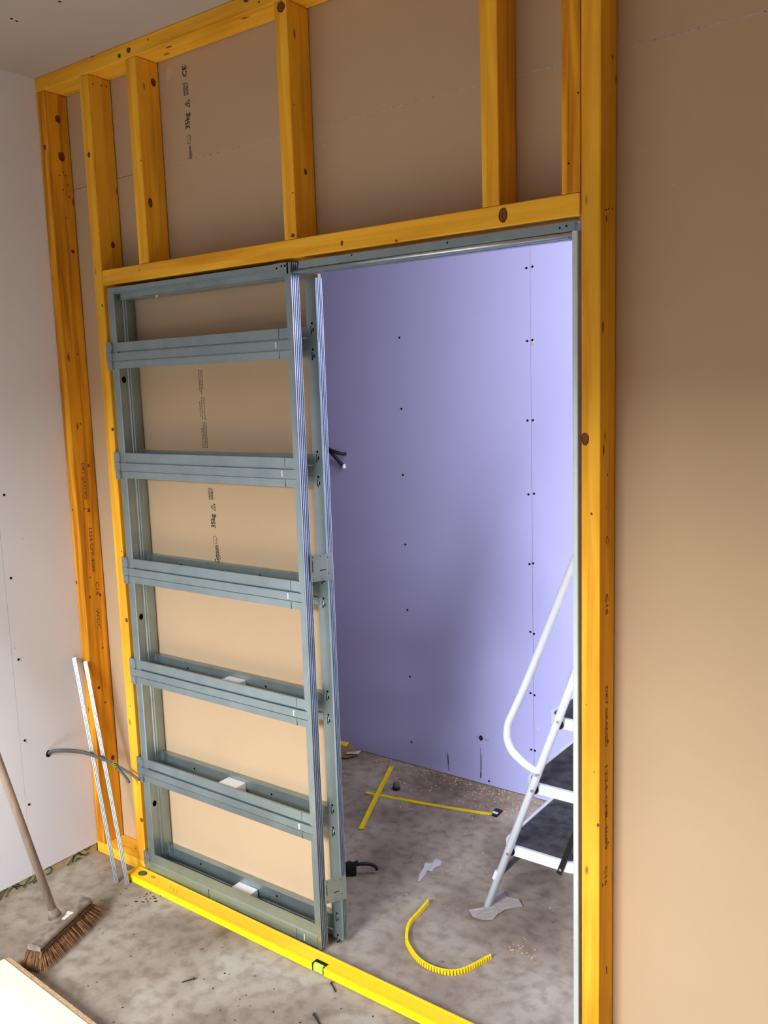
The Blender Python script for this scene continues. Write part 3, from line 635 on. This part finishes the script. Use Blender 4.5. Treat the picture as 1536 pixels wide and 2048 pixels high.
for f in ((0, 1, 2, 3), (7, 6, 5, 4), (0, 4, 5, 1), (1, 5, 6, 2), (2, 6, 7, 3), (3, 7, 4, 0)): bm.faces.new([vv[i] for i in f])
obj('tongue', bm, 'osb_edge', ob)

# ------------------------------------------------------------------ ladder (step ladder, seen from its side)
ld = empty('step_ladder', (1.45, .70, 0), 'white tubular step ladder with black treads standing behind the opening', 'ladder')
def lpz(name, bm, mat='white_paint', parent=None, **k):
    bmesh.ops.translate(bm, verts=list(bm.verts), vec=-ORG[ld.name]); o = obj(name, bm, mat, parent or ld, **k); return o
r0 = Vector((1.399, .487, .002)); r1 = Vector((1.701, .487, .822)); rd = (r1 - r0).normalized()
YN, YF = .487, .925
for yy in (YN, YF):
    bm = bmesh.new(); tube(bm, [Vector((r0.x, yy, r0.z)), Vector((r0.x, yy, 0)) + rd * 1.28], .0125, 16); lpz('front_leg', bm, smooth=True)
    bm = bmesh.new(); tube(bm, [Vector((2.22, yy + (.02 if yy == YF else -.02), .002)), Vector((r0.x, yy, 0)) + rd * 1.20], .011, 14); lpz('rear_leg', bm, smooth=True)
    hs = [(1.590, .508), (1.560, .523), (1.526, .543), (1.500, .565), (1.487, .595), (1.486, .623), (1.492, .655), (1.508, .690), (1.567, .827), (1.703, 1.161), (1.79, 1.37), (1.82, 1.42), (1.86, 1.45), (1.92, 1.45)]
    pts = [Vector((a, yy - (.012 if yy == YN else -.012) * min(1, abs(a - 1.59) * 30), b)) for a, b in hs]
    bm = bmesh.new(); tube(bm, spline(pts, 5), .0122, 16); lpz('handrail', bm, smooth=True)
for k, (xf, z, dpt, y0, y1) in enumerate(((1.445, .232, .270, .500, .912), (1.524, .462, .250, .502, .910), (1.603, .690, .230, .504, .908), (1.685, .925, .26, .504, .908))):
    def rr(x0, x1, ya, yb, rad, n=6):
        o_ = []
        for cx, cy, a0 in ((x1 - rad, yb - rad, 0), (x0 + rad, yb - rad, 90), (x0 + rad, ya + rad, 180), (x1 - rad, ya + rad, 270)):
            for i in range(n + 1):
                a = math.radians(a0 + 90 * i / n); o_.append((cx + rad * math.cos(a), cy + rad * math.sin(a)))
        return o_
    bm = bmesh.new(); prism(bm, rr(xf, xf + dpt, y0, y1, .045), 2, z - .034, z - .006)
    outer = rr(xf, xf + dpt, y0, y1, .045); inner = rr(xf + .010, xf + dpt - .010, y0 + .010, y1 - .010, .036); n = len(outer)
    A = [bm.verts.new((*p, z - .006)) for p in outer]; Bv = [bm.verts.new((*p, z)) for p in outer]; Cv = [bm.verts.new((*p, z)) for p in inner]; Dv = [bm.verts.new((*p, z - .005)) for p in inner]
    for i in range(n):
        j = (i + 1) % n; bm.faces.new((A[i], A[j], Bv[j], Bv[i])); bm.faces.new((Bv[i], Bv[j], Cv[j], Cv[i])); bm.faces.new((Cv[i], Cv[j], Dv[j], Dv[i]))
    tr_ = lpz('tread', bm)
    bm = bmesh.new(); prism(bm, rr(xf + .011, xf + dpt - .011, y0 + .011, y1 - .011, .034), 2, z - .006, z - .0022)
    lpz('tread_mat', bm, 'mat_black', tr_)
    bm = bmesh.new(); cxr = r0.x + (z - .02) * rd.x / rd.z
    tube(bm, [(cxr + .002, YN + .010, z - .020), (cxr + .002, YN + .016, z - .020)], .016, 12); lpz('bush', bm, 'black', tr_)
rv0 = None
for x_, z_ in ((1.482, .213), (1.569, .447), (1.590, .508), (1.656, .687)):
    if rv0 is None:
        bm = bmesh.new(); disc(bm, (0, 0, 0), (0, -1, 0), .0048, th=.0018); rv0 = rv = obj('rivet', bm, 'steel', ld)
    else: rv = rv0.copy(); COL.objects.link(rv); rv.parent = ld
    rv.location = Vector((x_, YN - .0122 - (.012 if abs(x_ - 1.59) < .001 else 0), z_)) - ORG[ld.name]
bm = bmesh.new(); obox(bm, (1.700, .4955, .330), Vector((.34, 0, .94)).normalized(), Vector((0, 1, 0)), Vector((.94, 0, -.34)).normalized(), .150, .002, .0085); lpz('folding_stay', bm, 'black')
bm = bmesh.new(); disc(bm, (1.654, .4933, .204), (0, -1, 0), .0045, th=.001); lpz('stay_rivet', bm, 'steel_screw')
bm = bmesh.new(); tube(bm, [(1.452, .500, .135), (1.452, .915, .135)], .009, 10); lpz('cross_tube', bm, 'cable', smooth=True)
bm = bmesh.new(); tube(bm, [r0 + rd * .115 + Vector((-.010, -.006, 0)), r0 + rd * .145 + Vector((-.010, -.006, 0))], .007, 8); lpz('catch', bm)

# paper under the foot
def crumple(name, pts, z, mat, label, cat, amp=.004, parent=None):
    bm = bmesh.new(); c = sum((Vector((*p, 0)) for p in pts), Vector()) / len(pts)
    rings = []
    for s in (1.0, .66, .33):
        rings.append([bm.verts.new((c.x + (p[0] - c.x) * s, c.y + (p[1] - c.y) * s, z + (random.uniform(0, amp) if s < 1 else random.uniform(0, amp * 1.6)))) for p in pts])
    cv = bm.verts.new((c.x, c.y, z + .001)); n = len(pts)
    for A, Bq in zip(rings, rings[1:]):
        for i in range(n): bm.faces.new((A[i], A[(i + 1) % n], Bq[(i + 1) % n], Bq[i]))
    for i in range(n): bm.faces.new((rings[-1][i], rings[-1][(i + 1) % n], cv))
    bmesh.ops.solidify(bm, geom=list(bm.faces), thickness=.0008)
    for v in bm.verts: v.co -= Vector((c.x, c.y, 0))
    o = obj(name, bm, mat); o.location = (c.x, c.y, 0); return tag(o, label, cat)
crumple('paper_sheet', [(1.362, .428), (1.395, .400), (1.430, .402), (1.452, .425), (1.452, .455), (1.462, .490), (1.500, .540), (1.470, .570), (1.430, .560), (1.405, .585), (1.392, .560), (1.400, .510), (1.392, .460)], .0015, 'tissue', 'crumpled grey paper trapped under the ladder foot', 'paper', .004)
crumple('paper_scrap', [(1.098, .640), (1.125, .640), (1.140, .610), (1.128, .590), (1.135, .560), (1.118, .552), (1.112, .530), (1.125, .500), (1.136, .482), (1.128, .480), (1.108, .520), (1.098, .560), (1.085, .590), (1.105, .605)], .001, 'foam', 'small torn white paper scrap on the corridor floor', 'paper', .003)

# ------------------------------------------------------------------ yellow toothed plastic strips
def toothed(path, w, h, label, upright=False):
    pts = spline([Vector(p) for p in path], 8); c0 = pts[0].copy(); c0.z = 0
    bm = bmesh.new(); bt = bmesh.new(); dist = 0; nxt = 0
    L_ = []; Rr = []
    for i, p in enumerate(pts):
        t = (pts[min(i + 1, len(pts) - 1)] - pts[max(i - 1, 0)]).normalized(); n = Vector((-t.y, t.x, 0))
        if upright: prof = [(-.0012, 0), (.0012, 0), (.0012, h), (-.0012, h)]
        else: prof = [(-w / 2, 0), (w / 2, 0), (w / 2, .0028), (w / 2 - .003, .0028), (w / 2 - .0035, .0016), (-w / 2 + .0035, .0016), (-w / 2 + .003, .0028), (-w / 2, .0028)]
        L_.append([bm.verts.new(p - c0 + n * a + Vector((0, 0, b))) for a, b in prof])
    k = len(L_[0])
    for A, Bq in zip(L_, L_[1:]):
        for j in range(k): bm.faces.new((A[j], A[(j + 1) % k], Bq[(j + 1) % k], Bq[j]))
    bm.faces.new(L_[0][::-1]); bm.faces.new(L_[-1])
    o = obj('toothed_strip', bm, 'yellow_strip'); o.location = c0; tag(o, label, 'plastic strip')
    pitch = .009
    for a, b in zip(pts, pts[1:]):
        seg = (b - a); l = seg.length; t = seg.normalized(); n = Vector((-t.y, t.x, 0))
        while nxt < dist + l:
            p = a + t * (nxt - dist) - c0
            if upright: obox(bt, p + Vector((0, 0, h * .5)) + n * -.004, t, n, Vector((0, 0, 1)), .0026, .0035, h * .46)
            else:
                for s in (-1, 1): obox(bt, p + Vector((0, 0, .0030)) + n * (s * w * .36), t, n, Vector((0, 0, 1)), .0022, w * .12, .0016)
            nxt += pitch
        dist += l
    obj('teeth', bt, 'yellow_strip', o); return o
toothed([(.514, 1.182, .004), (.63, .918, .009), (.741, .662, .003)], .019, .01, 'straight yellow toothed plastic strip crossing over another near the lilac wall')
toothed([(.574, .917, .005), (.62, .931, .001), (.85, .975, .001), (1.03, 1.018, .001), (1.105, 1.040, .001)], .015, .01, 'yellow toothed plastic strip running under the other towards the ladder')
toothed([(1.232, .392, 0), (1.240, .330, 0), (1.247, .263, 0), (1.275, .205, 0), (1.310, .165, 0), (1.380, .125, 0), (1.450, .122, 0), (1.50, .155, 0), (1.538, .260, 0)], .014, .014, 'yellow toothed plastic strip curved like a hook on the concrete', True)

# ------------------------------------------------------------------ small things on the corridor floor
sb = empty('plastic_spacer', (1.115, 1.052, 0), 'small black plastic square at the end of a yellow strip', 'spacer')
bm = B_(-.014, .016, .002, .030, .0005, .010); obj('body', bm, 'black', sb, bevel=.001)
bm = B_(-.004, .018, -.022, .000, .0005, .008); obj('tab', bm, 'black', sb, bevel=.001)
bm = B_(-.008, .014, -.012, -.002, .0085, .012); obj('white_tip', bm, 'foam', sb)
cn = empty('pipe_stub', (.656, 1.020, 0), 'short brown-grey pipe stub standing on the corridor floor', 'pipe')
bm = bmesh.new(); tube(bm, [(0, 0, .0005), (0, 0, .014)], .016, 18); obj('base_ring', bm, 'knot_dark', cn, smooth=False)
bm = bmesh.new(); tube(bm, [(0, 0, .014), (0, 0, .030)], .014, 18); obj('cap', bm, plain('grey_green_plastic', (.12, .12, .10), .7, var=.3, scale=90), cn)
tl = empty('clamp_tool', (.93, .40, 0), 'black plastic tool with a hooked arm lying behind the steel jamb', 'tool')
bm = bmesh.new()
obox(bm, (-.055, -.028, .020), Vector((.80, .60, 0)), Vector((-.6, .8, 0)), Vector((0, 0, 1)), .055, .018, .0190); obj('body', bm, 'black', tl, bevel=.004)
bm = bmesh.new(); tube(bm, spline([(-.03, -.02, .036), (.0, .005, .041), (.030, .030, .038), (.046, .042, .028), (.050, .045, .016)], 4), .006, 8, radii=None); obj('hook', bm, 'black', tl, smooth=True)
bm = bmesh.new()
for k in range(4): obox(bm, (-.07 + k * .02, -.040 + k * .015, .041), Vector((.8, .6, 0)), Vector((-.6, .8, 0)), Vector((0, 0, 1)), .006, .014, .003)
obj('ridge', bm, 'black', tl)
cdx = empty('card_offcut', (.262, 1.165, 0), 'bent brown card offcut with yellow tape beside the rear steel jamb', 'card')
bm = bmesh.new(); vs = [bm.verts.new(p) for p in ((-.07, -.03, .001), (.03, -.03, .014), (.065, .03, .020), (-.07, .05, .030), (-.07, .0, .045), (.0, .05, .042))]
bm.faces.new((vs[0], vs[1], vs[2], vs[4])); bm.faces.new((vs[4], vs[2], vs[5], vs[3])); bmesh.ops.solidify(bm, geom=list(bm.faces), thickness=.003); obj('card', bm, 'card', cdx)
bm = bmesh.new(); obox(bm, (.035, .020, .024), Vector((1, .3, .1)).normalized(), Vector((-.3, 1, 0)).normalized(), Vector((0, 0, 1)), .030, .018, .0012); obj('paper_flap', bm, 'tissue', cdx)
bm = bmesh.new(); obox(bm, (-.035, .035, .044), Vector((1, .2, 0)).normalized(), Vector((-.2, 1, .3)).normalized(), Vector((0, -.3, 1)).normalized(), .022, .014, .0015); obj('tape', bm, 'yellow_strip', cdx)
# loose screws on the near floor
def screw(a, b, label):
    a = Vector((*a, .004)); b = Vector((*b, .002)); o = empty('wood_screw', (a.x, a.y, 0), label, 'screw', 'black screws on the concrete'); off = Vector((a.x, a.y, 0)); d = (b - a)
    bm = bmesh.new(); n = 22; pts = []; rad = []
    for i in range(n): pts.append(a - off + d * (.06 + .9 * i / (n - 1))); rad.append(.0014 if i % 2 else .0022)
    rad[-1] = .0004; tube(bm, pts, .002, 7, radii=rad); obj('shank', bm, 'black', o)
    bm = bmesh.new(); tube(bm, [a - off, a - off + d * .03, a - off + d * .11], .0045, 10, radii=[.0042, .0044, .0018]); obj('head', bm, 'black', o)
screw((.868, -.301), (.847, -.332), 'black screw lying farthest left on the near concrete')
screw((1.214, -.094), (1.250, -.116), 'black screw lying just in front of the yellow spirit level vial')
screw((1.256, -.220), (1.305, -.246), 'black screw at the bottom edge of the photo below another screw')

# sawdust and crumbs
bm = bmesh.new()
def chips(n, fx, fy, s=.0035):
    for _ in range(n):
        x = fx(); yv = fy()
        if abs((x - .741) * .5202 - (yv - .662) * -.2271) / .5676 < .02 and .50 < x < .76: continue
        if .55 < x < 1.14 and abs(yv - (.917 + (x - .574) * .225)) < .028: continue
        if math.hypot(x - 1.40, yv - .27) < .20 and x < 1.55: continue
        c = Vector((x, yv, .0014)); a = random.uniform(0, 6.28); q = s * random.uniform(.3, 1)
        obox(bm, c, Vector((math.cos(a), math.sin(a), .1)).normalized(), Vector((-math.sin(a), math.cos(a), .2)).normalized(), Vector((0, 0, 1)), q, q * .55, .0007)
chips(420, lambda: random.uniform(.15, 1.5), lambda: FW - .008 - abs(random.gauss(0, .05)), .0032)
chips(170, lambda: random.gauss(1.13, .12), lambda: min(FW - .01, random.gauss(1.10, .06)), .0040)
chips(120, lambda: random.gauss(.45, .16), lambda: min(FW - .01, random.gauss(1.02, .09)), .0040)
chips(40, lambda: random.gauss(1.60, .03), lambda: random.gauss(.33, .02), .003)
chips(110, lambda: random.uniform(.5, 1.7), lambda: random.uniform(.2, 1.2), .0026)
tag(obj('sawdust', bm, 'chip'), 'pale sawdust and wood crumbs scattered along the foot of the lilac wall', 'sawdust', kind='stuff')
bm = bmesh.new()
def crumb(n, fx, fy, s):
    for _ in range(n):
        c = Vector((fx(), fy(), .0012)); a = random.uniform(0, 6.28); q = s * random.uniform(.3, 1)
        obox(bm, c, Vector((math.cos(a), math.sin(a), 0)), Vector((-math.sin(a), math.cos(a), 0)), Vector((0, 0, 1)), q, q * .5, .0008)
crumb(60, lambda: random.uniform(.3, 1.5), lambda: random.uniform(-.5, -.10), .0028)
crumb(12, lambda: random.gauss(.42, .02), lambda: random.gauss(-.10, .02), .005)
tag(obj('dark_crumbs', bm, 'knot_dark'), 'dark crumbs of dirt scattered over the near concrete floor', 'dirt', kind='stuff')
